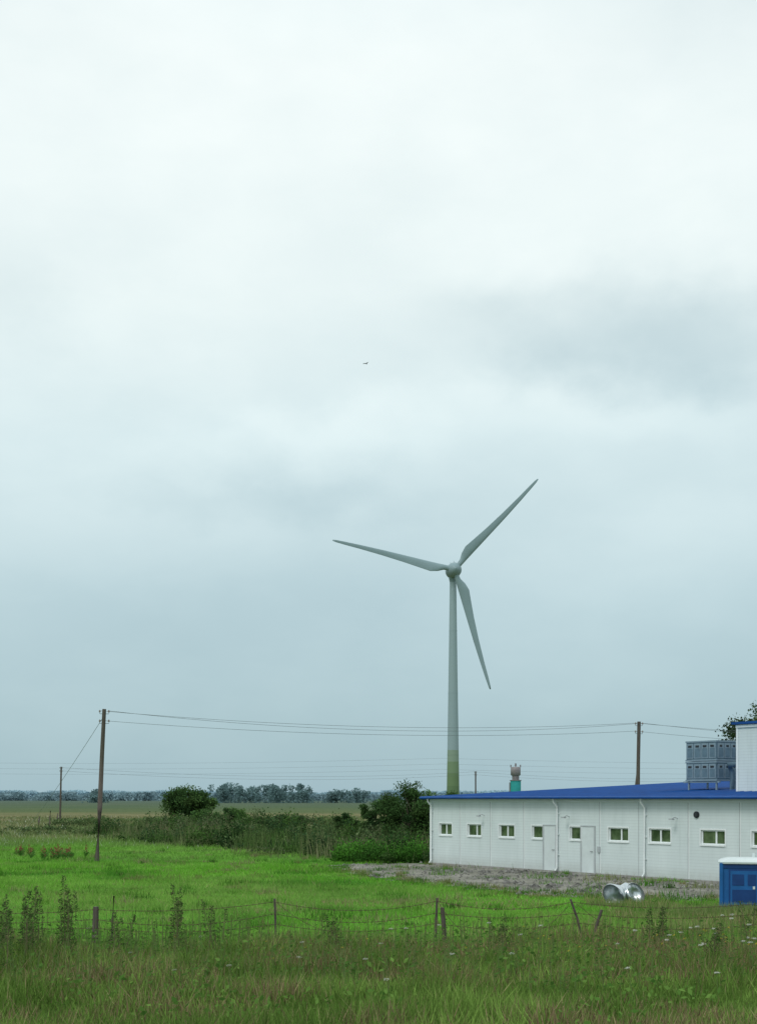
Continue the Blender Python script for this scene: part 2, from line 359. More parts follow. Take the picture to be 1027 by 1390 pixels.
bark=mat_simple('bark',(.09,.075,.055),.9,0,.3,6,.6,30)
def tree(name,x,y,h,R,zc,rz,ncl,nleaf,ls,cols,trunk=.18,multi=1,z0=0.0):
    e=empty(name,(x,y,0)); mb=MB(); P=[];S=[];C=[]
    tips=[]
    for i in range(ncl):
        d=Vector((random.gauss(0,1),random.gauss(0,1),random.gauss(0,1))).normalized()
        rr=random.uniform(.45,1.02)
        p=Vector((d.x*R*rr,d.y*R*rr,zc+d.z*rz*rr)); 
        if p.z<.3: p.z=.3
        tips.append(p)
    for j in range(multi):
        a=2*math.pi*j/multi; bx,by=(math.cos(a)*.25,math.sin(a)*.25) if multi>1 else (0,0)
        top=Vector((bx*3,by*3,zc+rz*.3))
        mb.tube([(bx,by,0),(bx*1.3+.04,by*1.2,h*.2),(bx*2,by*2-.05,h*.4),top],[trunk,trunk*.8,trunk*.6,trunk*.2],8)
    for i,p in enumerate(tips):
        s=Vector((random.gauss(0,.1),random.gauss(0,.1),max(h*.15,p.z*random.uniform(.4,.7))))
        m=(s+p)/2+Vector((0,0,-.1*R*random.random()))
        mb.tube([s,m,p],[trunk*.3,trunk*.18,trunk*.06],5,cap=False)
    mb.build('trunk_and_limbs',[bark],e)
    for p in tips:
        cr=R*random.uniform(.16,.36); n=int(nleaf*random.uniform(.6,1.3)); sh=random.uniform(.6,1.4)
        d=rng.normal(size=(n,3)); d/=np.linalg.norm(d,axis=1)[:,None]
        q=d*(rng.random((n,1))**.45)*cr*np.array([1,1,.8])*rng.uniform(.6,1.35,(n,1))+np.array(p)
        q[:,2]=np.maximum(q[:,2],.05)
        P.append(q);S.append(rng.uniform(.6,1.4,n)*ls)
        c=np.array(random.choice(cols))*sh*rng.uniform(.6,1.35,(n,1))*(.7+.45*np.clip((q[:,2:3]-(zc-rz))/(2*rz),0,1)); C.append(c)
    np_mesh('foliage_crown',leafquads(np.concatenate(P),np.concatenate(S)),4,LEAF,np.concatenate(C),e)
    return e
dt=[(.04,.085,.03),(.055,.11,.035),(.08,.145,.045)]
tree('round_willow_bush',-25.1,176,4.9,3.3,2.5,2.3,70,240,.15,dt,.15,3)
tree('willow_bush',2.2,86,4.0,2.1,2.35,1.75,60,330,.075,dt,.1,3)
tree('willow_bush.001',0.1,90,3.3,1.5,1.8,1.45,36,300,.075,dt,.08,3)
tree('willow_bush.002',-2.3,97,2.2,1.3,1.2,1.0,26,240,.08,dt,.07,2)
tree('willow_bush.003',4.6,92,3.9,1.6,2.3,1.5,34,300,.08,dt,.08,2)
tree('hawthorn_bush',-16.5,150,2.2,1.8,1.1,1.0,26,200,.12,dt,.08,2)
tree('hawthorn_bush.001',-20.5,158,2.0,2.0,.9,.9,26,180,.12,dt,.08,2)
tree('hawthorn_bush.002',-8.5,128,1.9,1.6,.9,.9,26,180,.1,[(.08,.12,.055),(.07,.11,.045)],.08,2)
tree('oak_tree',28.3,98,9.9,3.4,6.6,3.2,110,330,.10,[(.045,.08,.032),(.06,.10,.04),(.085,.125,.05)],.28,1)

def farmass(name,specs,col,ls):
    P=[];S=[];C=[]
    for (x,y,r,h) in specs:
        nb=7
        for j in range(nb):
            cx=x+random.gauss(0,r*.45); cz=h*random.uniform(.3,.8); cr=r*random.uniform(.35,.6)
            n=60; d=rng.normal(size=(n,3)); d/=np.linalg.norm(d,axis=1)[:,None]
            q=d*cr*rng.uniform(.5,1.1,(n,1))+np.array([cx,y+random.gauss(0,r*.3),cz]); q[:,2]=np.clip(q[:,2],0,h); P.append(q); S.append(rng.uniform(.6,1.4,n)*ls)
            C.append(np.array(col)*random.uniform(.85,1.15)*rng.uniform(.85,1.15,(n,1)))
        n=60; q=np.stack([rng.normal(x,r*.8,n),rng.normal(y,r*.3,n),rng.uniform(0,h*.35,n)],1); P.append(q);S.append(np.full(n,ls*1.5));C.append(np.array(col)*.9*np.ones((n,1)))
    np_mesh(name,leafquads(np.concatenate(P),np.concatenate(S)),4,LEAF,np.concatenate(C))
def U(px,d): return (px-513)/1800*d
sp1=[]
for px,hh in ((296,14),(305,15.5),(315,16),(326,15),(336,14.5),(345,13),(352,15),(360,17),(368,16.5),(377,17),(388,16),(398,17.5),(407,14),(415,10),(450,11),(458,10),(483,11),(492,10),(300,12),(382,14),(124,11),(118,9)):
    sp1.append((U(px,950),950+random.gauss(0,30),random.uniform(4,7),hh*random.uniform(.85,1.0)))
farmass('distant_trees',sp1,(.16,.25,.255),.8)  # blue-grey tint is distance haze mixed into the leaf colour
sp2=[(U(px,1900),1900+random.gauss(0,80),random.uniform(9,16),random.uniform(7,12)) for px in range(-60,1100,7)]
farmass('distant_treeline',sp2,(.25,.36,.40),1.6)  # farther row, with more haze put into its base colour
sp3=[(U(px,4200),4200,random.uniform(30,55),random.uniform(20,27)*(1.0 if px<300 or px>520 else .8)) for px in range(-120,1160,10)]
farmass('horizon_woods',sp3,(.38,.53,.60),4)  # pale blue: horizon haze painted into the foliage colour

# ---------------------------------------------------------------- building
white,nt=nt_new('white_panel'); b=nt.nodes['Principled BSDF']; b.inputs['Roughness'].default_value=.5; b.inputs['Specular IOR Level'].default_value=.3
O=nt.nodes.new('ShaderNodeTexCoord').outputs['Object']; s_=nt.nodes.new('ShaderNodeSeparateXYZ'); nt.links.new(O,s_.inputs[0])
c=ramp(nt,noise(nt,O,1.2,6,.65,(1,1,.3)),[(0.3,(.61,.68,.68)),(0.7,(.70,.77,.77))])
dirt=M2(nt,'MULTIPLY',ramp(nt,s_.outputs['Z'],[(0,(1,1,1)),(0.6,(0,0,0))]),noise(nt,O,4,6,.7),clamp=True)
c=mixcol(nt,dirt,c,(.38,.38,.34,1))
streak=ramp(nt,noise(nt,O,1.6,5,.7,(3,3,.12)),[(.55,(1,1,1)),(.75,(.86,.87,.86))])
c=mixcol(nt,1.0,c,streak,'MULTIPLY')
rib=M2(nt,'FRACT',M2(nt,'MULTIPLY',s_.outputs['Z'],8.0)); line=M2(nt,'LESS_THAN',rib,0.12)
c=mixcol(nt,M2(nt,'MULTIPLY',line,0.25),c,(.35,.37,.38,1))
nt.links.new(c,b.inputs['Base Color'])
trim=mat_simple('white_trim',(.80,.84,.84),.45,0,.04,4)
seam=mat_simple('panel_seam',(.42,.45,.46),.6,0,.1,4)
blue=mat_simple('blue_metal_roof',(.008,.07,.27),.45,0,.2,1.5,spec=.2)
concrete=mat_simple('concrete_plinth',(.3,.29,.27),.9,0,.25,5,.3)
glass,nt=nt_new('window_glass'); b=nt.nodes['Principled BSDF']; b.inputs['Roughness'].default_value=.08; b.inputs['Specular IOR Level'].default_value=.6
O=nt.nodes.new('ShaderNodeTexCoord').outputs['Object']
nt.links.new(ramp(nt,noise(nt,O,1.7,3,.6),[(0.35,(.03,.05,.025)),(0.65,(.12,.17,.09))]),b.inputs['Base Color'])
dark=mat_simple('dark_vent',(.03,.035,.04),.6)
B=empty('white_panel_building',A,math.atan2(E.y,E.x))
WX=[(1.25,.5),(3.47,.52),(5.83,.54),(7.92,.36),(10.38,.36),(12.95,.58),(15.26,.58),(18.0,.6),(20.45,.58),(23,.58),(25.6,.58),(28.2,.58)]
Z0,Z1=1.5,2.07
w=MB(); L=34
xs=sorted([0,L]+[c-h for c,h in WX]+[c+h for c,h in WX])
holes=[(c-h,c+h) for c,h in WX]
ZT=3.27
for x0,x1 in zip(xs[:-1],xs[1:]):
    hole=any(abs(x0-a)<1e-6 and abs(x1-c)<1e-6 for a,c in holes)
    for z0,z1 in ((0,Z0),(Z0,Z1),(Z1,ZT)):
        if hole and z0==Z0: continue
        w.add([(x0,0,z0),(x1,0,z0),(x1,0,z1),(x0,0,z1)],[(0,1,2,3)])
D=40
w.add([(L,0,0),(L,D,0),(L,D,ZT),(L,D/2,4.2),(L,0,ZT)],[(0,1,2,3,4)])
w.add([(0,0,0),(0,D,0),(0,D,ZT),(0,D/2,4.2),(0,0,ZT)],[(4,3,2,1,0)])
w.add([(0,D,0),(L,D,0),(L,D,ZT),(0,D,ZT)],[(3,2,1,0)])
w.build('walls',[white],B)
w=MB()
for i,(c,h) in enumerate(WX):
    x0,x1=c-h,c+h
    for q in ([(x0,0,Z0),(x0,.14,Z0),(x0,.14,Z1),(x0,0,Z1)],[(x1,0,Z0),(x1,.14,Z0),(x1,.14,Z1),(x1,0,Z1)],[(x0,0,Z0),(x1,0,Z0),(x1,.14,Z0),(x0,.14,Z0)],[(x0,0,Z1),(x1,0,Z1),(x1,.14,Z1),(x0,.14,Z1)]):
        w.add(q,[(0,1,2,3)],0)
    t=.055
    w.box(x0-t,x0,-.02,.0,Z0-t,Z1+t); w.box(x1,x1+t,-.02,.0,Z0-t,Z1+t); w.box(x0,x1,-.02,.0,Z1,Z1+t); w.box(x0,x1,-.045,.0,Z0-t,Z0)
    f=.05; ym=.06
    w.box(x0+.002,x0+f,ym,ym+.05,Z0+.002,Z1-.002); w.box(x1-f,x1-.002,ym,ym+.05,Z0+.002,Z1-.002)
    w.box(x0+f,x1-f,ym,ym+.05,Z0+.002,Z0+f); w.box(x0+f,x1-f,ym,ym+.05,Z1-f,Z1-.002)
    if h>.45:
        m=c+(.12 if i%2 else 0); w.box(m-.035,m+.035,ym-.002,ym+.048,Z0+f,Z1-f)
    w.add([(x0,.09,Z0),(x1,.09,Z0),(x1,.09,Z1),(x0,.09,Z1)],[(0,1,2,3)],1)
w.build('windows',[trim,glass],B)
w=MB()
for c in (8.75,11.15):
    x0,x1=c-.4,c+.4
    w.box(x0-.05,x0,-.03,0,0.05,2.08,1); w.box(x1,x1+.05,-.03,0,0.05,2.08,1); w.box(x0-.05,x1+.05,-.03,0,2.08,2.13,1)
    w.box(x0,x1,-.012,0,.07,2.08,0); w.box(x0-.1,x1+.1,-.5,0,.0,.06,2)
    w.tube([(x1-.1,-.02,1.02),(x1-.1,-.06,1.02),(x1-.22,-.06,1.02)],.012,6,3)
    for k_ in (-.36,.36): w.box(c+k_-.006,c+k_+.006,-.016,-.012,.1,2.05,1)
w.build('doors',[mat_simple('door_paint',(.64,.70,.70),.5,0,.08,2),seam,concrete,dark],B)
w=MB()
for sx in (2.36,4.65,7.0,9.25,11.85,14.1,16.75,19.3,21.8,24.3,26.9,29.6):
    w.box(sx-.015,sx+.015,-.006,0,.12,ZT-.01,0)
for sx in (2.36,4.65,7.0,11.85,16.75,19.3): w.box(sx+.02,sx+.06,-.004,0,.12,ZT-.01,1)
w.build('panel_seams',[seam,trim],B)
w=MB(); w.box(-.02,L,-.05,0,0,.11); w.build('plinth',[concrete],B)
w=MB()
w.box(-.015,.12,-.012,0,.11,ZT-.01)
w.box(0.12,L,-.03,0,ZT-.13,ZT-.005)
w.build('corner_and_eave_trim',[trim],B)
w=MB()
for sx in (.2,9.3,14.5,21.9,28):
    w.tube([(sx,-.32,ZT+.02),(sx,-.3,ZT-.12),(sx,-.1,ZT-.33),(sx,-.08,ZT-.45),(sx,-.08,.25),(sx,-.22,.1)],.042,8)
    for z in (.8,1.7,2.6): w.box(sx-.07,sx+.07,-.06,0,z,z+.04)
w.build('downpipes',[trim],B)
w=MB()
w.tube([(17.2,-.06,2.66),(17.2,0.0,2.66)],.13,16); w.tube([(17.2,-.09,2.66),(17.2,-.07,2.66)],.1,16); w.build('wall_vent',[dark],B)
w=MB()
for sx in (4.2,10.0,16.2):
    w.tube([(sx,0,2.5),(sx,-.18,2.55),(sx,-.3,2.5)],.015,6); w.box(sx-.09,sx+.09,-.42,-.28,2.44,2.5)
w.box(11.75,11.9,-.06,0,1.0,1.25)
w.build('wall_fittings',[seam],B)
w=MB(); zE,zR=3.36,4.27; y0=-.38
w.add([(-.25,y0,zE),(L+.3,y0,zE),(L+.3,20,zR),(-.25,20,zR)],[(0,1,2,3)])
w.add([(-.25,20,zR),(L+.3,20,zR),(L+.3,D+.4,zE),(-.25,D+.4,zE)],[(0,1,2,3)])
w.add([(-.25,y0,zE-.07),(L+.3,y0,zE-.07),(L+.3,y0,zE),(-.25,y0,zE)],[(0,1,2,3)])
w.add([(-.25,y0,zE-.07),(L+.3,y0,zE-.07),(L+.3,0,zE-.07),(-.25,0,zE-.07)],[(3,2,1,0)])
w.add([(-.25,y0,zE-.12),(-.25,20,zR-.12),(-.25,20,zR),(-.25,y0,zE)],[(3,2,1,0)])
x=-.2
while x<L:
    w.add([(x,y0,zE+.003),(x+.03,y0,zE+.035),(x+.06,y0,zE+.003),(x,20,zR+.003),(x+.03,20,zR+.035),(x+.06,20,zR+.003)],[(0,1,4,3),(1,2,5,4)]); x+=.42
w.tube([(-.25,y0-.06,zE-.03),(L+.3,y0-.06,zE-.03)],.055,8)
w.build('roof',[blue],B)
w=MB()
w.box(15.4,27,4.5,15,3.45,6.4,0)
for sx in (17.8,20.2,22.6): w.box(sx-.015,sx+.015,4.49,4.5,3.45,6.4,2)
w.box(15.25,27.1,4.35,15.1,6.42,6.52,1); w.box(15.4,27,4.44,4.496,6.28,6.40,3)
w.box(15.4,15.5,4.47,4.497,3.5,6.28,3)
w.build('rooftop_plant_room',[white,blue,seam,trim],B)
galv=mat_simple('galvanised_grey',(.13,.20,.25),.45,.2,.2,3); galv2=mat_simple('pale_grey_frame',(.24,.32,.37),.5,.2,.12)
w=MB()
for (z0,z1) in ((4.12,4.92),(5.02,5.85)):
    w.box(11.2,12.95,6.1,7.5,z0,z1,0)
    w.box(11.17,12.98,6.07,7.53,z1-.03,z1+.04,2); w.box(11.17,12.98,6.07,7.53,z0-.04,z0+.03,2)
    for j in range(4):
        xa=11.24+j*.43; w.box(xa,xa+.39,6.075,6.1,z0+.08,z1-.08,2)
        w.box(xa+.05,xa+.34,6.068,6.075,z0+.13,z1-.30,0)
        w.box(xa+.10,xa+.29,6.055,6.075,z1-.25,z1-.16,1)
    for j in range(3):
        ya=6.17+j*.44; w.box(12.95,12.975,ya,ya+.39,z0+.08,z1-.08,2); w.box(12.975,12.982,ya+.05,ya+.34,z0+.13,z1-.3,0); w.box(12.975,12.99,ya+.12,ya+.27,z1-.25,z1-.16,1)
for xx in (11.25,12.85):
    for yv in (6.15,7.4): w.box(xx,xx+.07,yv,yv+.07,3.6,4.08,2)
w.box(11.0,13.1,6.12,6.2,4.0,4.07,2)
w.build('ventilation_units',[galv,dark,galv2],B)
w=MB(); w.tube([(13.5,6.5,3.6),(13.5,6.5,4.5),(13.5,6.3,4.8),(14.6,5.9,4.8),(15.4,5.9,4.8)],.12,10); w.build('roof_duct',[galv],B)

w=MB(); turq=mat_simple('turquoise_paint',(.03,.32,.31),.5,0,.15,3)
w.tube([(0,0,0),(0,0,4.3)],.30,20,0); w.tube([(0,0,4.3),(0,0,4.34)],.34,20,1)
w.tube([(0,0,4.34),(0,0,4.58)],[.2,.2],16,1); w.tube([(0,0,4.58),(0,0,4.62),(0,0,5.02),(0,0,5.08)],[.22,.28,.28,.2],20,1); w.tube([(0,0,5.1),(0,0,5.28)],.05,8,1)
w.box(-.3,-.24,-.05,.05,5.05,5.2,1); w.box(.24,.3,-.05,.05,5.05,5.2,1)
w.box(-.36,-.3,-.05,.05,3.3,4.2,1)
o=w.build('exhaust_stack',[turq,mat_simple('dull_steel',(.24,.22,.22),.6,.3,.25)]); o.location=(7.75,75,0)

# ---------------------------------------------------------------- wind turbine
T=empty('wind_turbine',(13.2,235,0))
tm,nt=nt_new('turbine_tower_hazed_paint'); b=nt.nodes['Principled BSDF']; b.inputs['Roughness'].default_value=.5
O=nt.nodes.new('ShaderNodeTexCoord').outputs['Object']; s_=nt.nodes.new('ShaderNodeSeparateXYZ'); nt.links.new(O,s_.inputs[0])
zf=M2(nt,'DIVIDE',s_.outputs['Z'],44.0)
r=nt.nodes.new('ShaderNodeValToRGB'); cr=r.color_ramp; cr.interpolation='CONSTANT'
st=[(0,(.07,.14,.07)),(.075,(.10,.175,.075)),(.125,(.125,.205,.09)),(.175,(.155,.24,.13)),(.222,(.21,.295,.22)),(.268,(.26,.355,.375)),(.50,(.265,.36,.38)),(.75,(.275,.37,.39))]  # green bands are paint; the bluish grey has mist mixed into its colour
while len(cr.elements)<len(st): cr.elements.new(.5)
for e,(p,c) in zip(cr.elements,st): e.position=p; e.color=c+(1,)
nt.links.new(zf,r.inputs[0]); nt.links.new(r.outputs[0],b.inputs['Base Color'])
tp=mat_simple('turbine_hazed_grey_paint',(.235,.325,.35),.45,0,.05,.5)  # grey paint with a bluish haze tint put into the base colour
w=MB(); zs=[0,4,11,22,33,41.9]; 
w.tube([(0,0,z) for z in zs],[1.2-.62*(z/41.9)**.9 for z in zs],32,0)
for z in (11,22,33): rr=1.2-.62*(z/41.9)**.9; w.tube([(0,0,z-.06),(0,0,z+.06)],rr+.02,32,0)
w.box(-.5,.5,-1.35,-1.1,0,2.4,0)
w.build('tower',[tm],T)
hz=43.6
def revolve(mb,prof,seg,m,M):
    v=[];f=[]
    for (a,r_) in prof:
        for j in range(seg):
            t=2*math.pi*j/seg; v.append((r_*math.cos(t),a,r_*math.sin(t)))
    n=len(prof)
    for i in range(n-1):
        for j in range(seg):
            k=(j+1)%seg; f.append((i*seg+j,(i+1)*seg+j,(i+1)*seg+k,i*seg+k))
    mb.add(v,f,m,True,M)
R0=Matrix.Translation((0,0,hz))@Matrix.Rotation(math.radians(6),4,'Z')
w=MB()
revolve(w,[(-1.0,1.28),(-.4,1.35),(.4,1.32),(1.4,1.1),(2.4,.75),(3.2,.35),(3.5,.02)],28,0,R0)
w.tube([(0,0,-1.9),(0,0,-1.0)],[.62,.8],24,0,M=Matrix.Translation((0,0,hz)))
w.tube([(.3,1,1.1),(.3,1,2.0)],.04,6,0,M=R0); w.tube([(-.3,1,1.1),(-.3,1,1.7)],.04,6,0,M=R0)
w.build('nacelle',[tp],T)
w=MB()
revolve(w,[(-3.05,.02),(-2.95,.35),(-2.6,.8),(-2.1,1.12),(-1.6,1.28),(-1.05,1.3)],28,0,R0)
revolve(w,[(-1.05,1.3),(-1.05,1.0)],28,0,R0)
w.build('hub_spinner',[tp],T)
def blade(name,ang,cs=1.0):
    st=[(1.0,.85,.85,0),(1.9,.95,.8,12),(2.9,1.5,.62,18),(4.2,1.85,.46,18),(6,1.62,.36,14),(9,1.28,.27,9),(13,.98,.2,6),(17,.72,.13,4),(20,.54,.09,2),(21.4,.4,.06,1),(22.0,.2,.04,0)]
    n=16; v=[];f=[]
    for i,(r_,c,th,tw) in enumerate(st):
        if i>1: c*=cs
        bl_=min(1,max(0,(r_-1)/3.2))
        for j in range(n):
            t=2*math.pi*j/n
            cx=(math.cos(t)+1)/2
            y=-.42*(c/.85 if c<.85 else 1)+cx*c
            prof=math.sin(t)*(1 if bl_==0 else (1-bl_)+bl_*(1.35*(1-cx)**.55 if cx<1 else 0))
            z=prof*th/2
            a=math.radians(tw); y2=y*math.cos(a)-z*math.sin(a); z2=y*math.sin(a)+z*math.cos(a)
            v.append((r_,y2,z2+.0006*r_*r_))
    for i in range(len(st)-1):
        for j in range(n):
            k=(j+1)%n; f.append((i*n+j,i*n+k,(i+1)*n+k,(i+1)*n+j))
    f.append(list(range(len(v)-n,len(v))))
    a=math.radians(ang)
    M=Matrix(((math.cos(a),-math.sin(a),0,0),(0,0,-1,-1.75),(math.sin(a),math.cos(a),0,0),(0,0,0,1)))
    mb=MB(); mb.add(v,f,0,True,R0@M); mb.build(name,[tp],T)
blade('blade_1',47.5); blade('blade_2',167.8); blade('blade_3',-73.3)

# ---------------------------------------------------------------- poles and wires
wood=mat_simple('weathered_wood',(.10,.085,.072),.9,0,.35,5,.6,20,stretch=(6,6,.5))
cer=mat_simple('ceramic_insulator',(.25,.22,.2),.3)
wirem=mat_simple('wire_metal',(.16,.18,.19),.6,.3)
def wire(mb,a,b_,sag,r=.012,n=24):
    a=Vector(a);b_=Vector(b_)
    mb.tube([a.lerp(b_,i/n)+Vector((0,0,-4*sag*(i/n)*(1-i/n))) for i in range(n+1)],r,5,0,cap=False)
def pole(name,base,top,r0,r1,arm=.45,strut=None):
    e=empty(name,base); t=Vector(top)-Vector(base); w=MB()
    w.tube([(0,0,-.1),t*.35+Vector((.02,0,0)),t*.7,t],[r0,r0*.85,r0*.75,r1],12)
    if strut: w.tube([strut,Vector(strut)*.5+t*.62*.5+Vector((0,0,.0)),t*.62],[r0*.8,r0*.75,r1*.8],10)
    w.build('post',[wood],e); w=MB()
    ins=[]
    for sgn,dz in ((-1,-.25),(1,-.25),(-1,-.75),(1,-.75)):
        p=t+Vector((0,0,dz)); q=p+Vector((sgn*arm*.5,sgn*.05,0)); 
        w.tube([p,q,q+Vector((0,0,.12))],.014,6,0); w.tube([q+Vector((0,0,.08)),q+Vector((0,0,.14)),q+Vector((0,0,.2))],[.045,.05,.03],8,1)
        ins.append(Vector(base)+q+Vector((0,0,.16)))
    w.build('insulators',[wirem,cer],e)
    return e,ins
p1,i1=pole('utility_pole',(-14.65,69,0),(-14.26,69,7.95),.15,.10)
p2,i2=pole('utility_pole.001',(15.95,82,0),(16.1,82,8.05),.15,.11,strut=(-.5,-.1,0))
p3,i3=pole('utility_pole.002',(52,96,0),(52.1,96,8.1),.15,.11)
p4,i4=pole('utility_pole.003',(-47.3,197,0),(-47.1,197,8.0),.17,.13)
p5,i5=pole('utility_pole.004',(17.2,235,0),(17.2,235,8.1),.17,.13)
p6,i6=pole('utility_pole.005',(80,262,0),(80,262,8.2),.17,.13)
w=MB()
for a,b_,s_ in list(zip(i1,i2,(.55,.75,.5,.85)))[:3]: wire(w,a,b_,s_,.009)
for a,b_,s_ in list(zip(i2,i3,(.6,.8,.7,.9)))[:3]: wire(w,a,b_,s_,.009)
for a,b_ in list(zip(i4,i5))[::2]: wire(w,a,b_,1.1,.013)
for a,b_ in list(zip(i5,i6))[::2]: wire(w,a,b_,1.1,.013)
wire(w,Vector((-14.27,69,7.6)),Vector((-31,115,.0)),.25,.012)
w.build('overhead_wires',[wirem])
w=MB()
pa=(-190,430); pb=(20,420); pc=(240,440)
for j,dz in enumerate((12.5,14.2,16.)):
    wire(w,(pa[0],pa[1],dz),(pb[0],pb[1],dz),1.5,.02); wire(w,(pb[0],pb[1],dz),(pc[0],pc[1],dz),1.5,.02)
w.build('transmission_wires',[wirem])
for i,(x,y) in enumerate((pa,pc)):
    w=MB(); w.tube([(0,0,0),(0,0,16.5)],[.25,.15],8); 
    for dz in (12.5,14.2,16): w.box(-1,1,-.06,.06,dz-.05,dz+.05)
    o=w.build('transmission_pole' if i==0 else 'transmission_pole.001',[wood]); o.location=(x,y,0)
for i,(px,d,h) in enumerate(((67,150,1.9),(77,160,1.5),(52,140,1.4))):
    w=MB(); w.tube([(0,0,0),(.03,0,h*.6),(.08,0,h)],[.08,.075,.06],8); w.box(-.09,.09,-.02,.02,h*.6,h*.66)
    o=w.build('field_post' if i==0 else 'field_post.%03d'%i,[wood]); o.location=(U(px,d),d,0)

# ---------------------------------------------------------------- barbed wire fence
F=empty('barbed_wire_fence',(0,0,0))
rust=mat_simple('rusty_wire',(.12,.08,.055),.8,.2,.3,8)
posts=[(-12.5,32,.95,.07,.1),(-6.45,30.2,.83,.075,.02),(-6.15,30.6,1.05,.022,.05),(-2.35,30.4,1.0,.028,-.03),(1.32,30.6,1.0,.03,.03),(1.52,30.6,.78,.055,-.05),(4.75,30.9,.95,.03,-.28),(5.0,30.9,.7,.04,.2),(9.6,31.5,.95,.05,.05),(14,32,.9,.05,0)]
w=MB()
for x,y,h,r,ln in posts:
    w.tube([(x,y,-.05),(x+ln*.4,y,h*.5),(x+ln,y,h)],[r,r*.95,r*.85],8)
w.build('posts',[wood],F)
w=MB()
key=[posts[i] for i in (0,1,3,4,6,8,9)]
for a,b_ in zip(key[:-1],key[1:]):
    for fz in (.93,.66,.42):
        A0=Vector((a[0]+a[4]*fz,a[1]-.05,a[2]*fz));B0=Vector((b_[0]+b_[4]*fz,b_[1]-.05,b_[2]*fz)); sg=random.uniform(.05,.22)
        wire(w,A0,B0,sg,.006,16)
        Ln=(B0-A0).length; nb=int(Ln/.14)
        for i in range(nb):
            t=(i+.5)/nb; p=A0.lerp(B0,t)+Vector((0,0,-4*sg*t*(1-t)))
            w.tube([p+Vector((-.012,0,-.022)),p+Vector((.012,0,.022))],.0035,3,0,cap=False); w.tube([p+Vector((.012,.01,-.022)),p+Vector((-.012,-.01,.022))],.0035,3,0,cap=False)
for (x,y,z,x2,z2) in ((4.6,30.8,.85,5.9,.15),(4.4,30.8,.8,3.5,.2),(1.35,30.5,.95,2.1,.15),(-2.3,30.3,.9,-1.0,.25)):
    wire(w,(x,y,z),(x2,y-.2,z2),.12,.006,10)
w.build('barbed_wires',[rust],F)

# ---------------------------------------------------------------- portable toilet
bp_=mat_simple('blue_plastic',(.014,.11,.32),.45,0,.2,2); wp=mat_simple('white_plastic',(.62,.68,.68),.45,0,.08,2); dbl=mat_simple('dark_blue_plastic',(.01,.05,.18),.45)
K=empty('portable_toilet',(10.62,38.6,0),math.radians(-14)); w=MB()
Hh=1.42; s=.62
w.box(-s,s,-s,s,.1,Hh,0); 
for cx in (-s,s):
    for cy in (-s,s): w.tube([(cx,cy,.08),(cx,cy,Hh+.02)],.06,10,0)
for face in range(4):
    M=Matrix.Rotation(face*math.pi/2,4,'Z')
    if face!=0:
        for j in range(5):
            x=-.42+j*.21; w.box(x-.05,x+.05,-s-.025,-s,.25,Hh-.2,0,M)
    w.box(-s,s,-s-.03,-s,Hh-.12,Hh,2,M); w.box(-s,s,-s-.03,-s,.1,.2,2,M)
w.box(-.42,.42,-s-.03,-s-.001,.2,Hh-.14,2); w.box(-.38,.38,-s-.045,-s-.03,.25,Hh-.2,0)
w.box(-.33,-.0,-s-.055,-s-.045,.8,1.12,2); w.box(.1,.33,-s-.055,-s-.045,.8,1.12,2); w.box(-.33,.33,-s-.055,-s-.045,.32,.68,2)
w.box(.24,.3,-s-.08,-s-.045,.7,.78,1)
w.build('cabin',[bp_,wp,dbl],K)
w=MB(); 
def rr(z,s2): return [(-s2,-s2*.8,z),(-s2*.8,-s2,z),(s2*.8,-s2,z),(s2,-s2*.8,z),(s2,s2*.8,z),(s2*.8,s2,z),(-s2*.8,s2,z),(-s2,s2*.8,z)]
L_=[rr(Hh,.70),rr(Hh+.05,.71),rr(Hh+.10,.64),rr(Hh+.15,.45),rr(Hh+.165,.15)]
v=[p for l in L_ for p in l]; f=[(i*8+j,i*8+(j+1)%8,(i+1)*8+(j+1)%8,(i+1)*8+j) for i in range(4) for j in range(8)]+[tuple(range(32,40)),tuple(range(7,-1,-1))]
w.add(v,f,0); w.tube([(.3,.3,Hh+.1),(.3,.3,Hh+.28)],.05,10,0); w.build('roof',[wp],K)
w=MB(); w.box(-.66,-.4,-.68,.68,0,.1,0); w.box(.4,.66,-.68,.68,0,.1,0); w.build('skids',[dark],K)
# grass growing up round the cabin and ducts
n=5000; X=np.concatenate([rng.normal(10.4,1.3,n),rng.normal(7.6,.7,1200)]); Y=np.concatenate([rng.normal(37.2,.45,n),rng.normal(40.5,.25,1200)])
C=mixc((.12,.24,.05),(.30,.32,.14),rng.random(len(X)))
blades('grass_tufts.001',X,Y,rng.uniform(.08,.42,len(X))*np.concatenate([np.ones(n),np.full(1200,.6)]),rng.uniform(.012,.028,len(X)),C,.25)

# ---------------------------------------------------------------- metal duct pieces
zinc=mat_simple('shiny_zinc',(.62,.66,.68),.28,.85,.15,4,.15,6)
Dk=empty('sheet_metal_ducts',(7.6,41.3,.0)); w=MB()
def shell(mb,prof,seg,M,m=0):
    revolve(mb,prof,seg,m,M)
    revolve(mb,[(a,r_-.012) for a,r_ in prof][::-1],seg,m,M)
M=Matrix.Translation((-.12,0,.36))@Matrix.Rotation(math.radians(-50),4,'Z')@Matrix.Rotation(math.radians(20),4,'X')
shell(w,[(-.28,.40),(-.25,.41),(-.05,.30),(.18,.17),(.20,.17),(.42,.17)],28,M)
M=Matrix.Translation((.36,.1,.3))@Matrix.Rotation(math.radians(35),4,'Z')@Matrix.Rotation(math.radians(-30),4,'X')
shell(w,[(-.12,.34),(-.10,.36),(.02,.36),(.12,.24),(.2,.14),(.32,.14)],28,M)
w.tube([(-.55,-.1,.05),(-.3,-.15,.06),(.1,-.2,.05)],.05,8)
w.build('duct_hoods',[zinc],Dk)

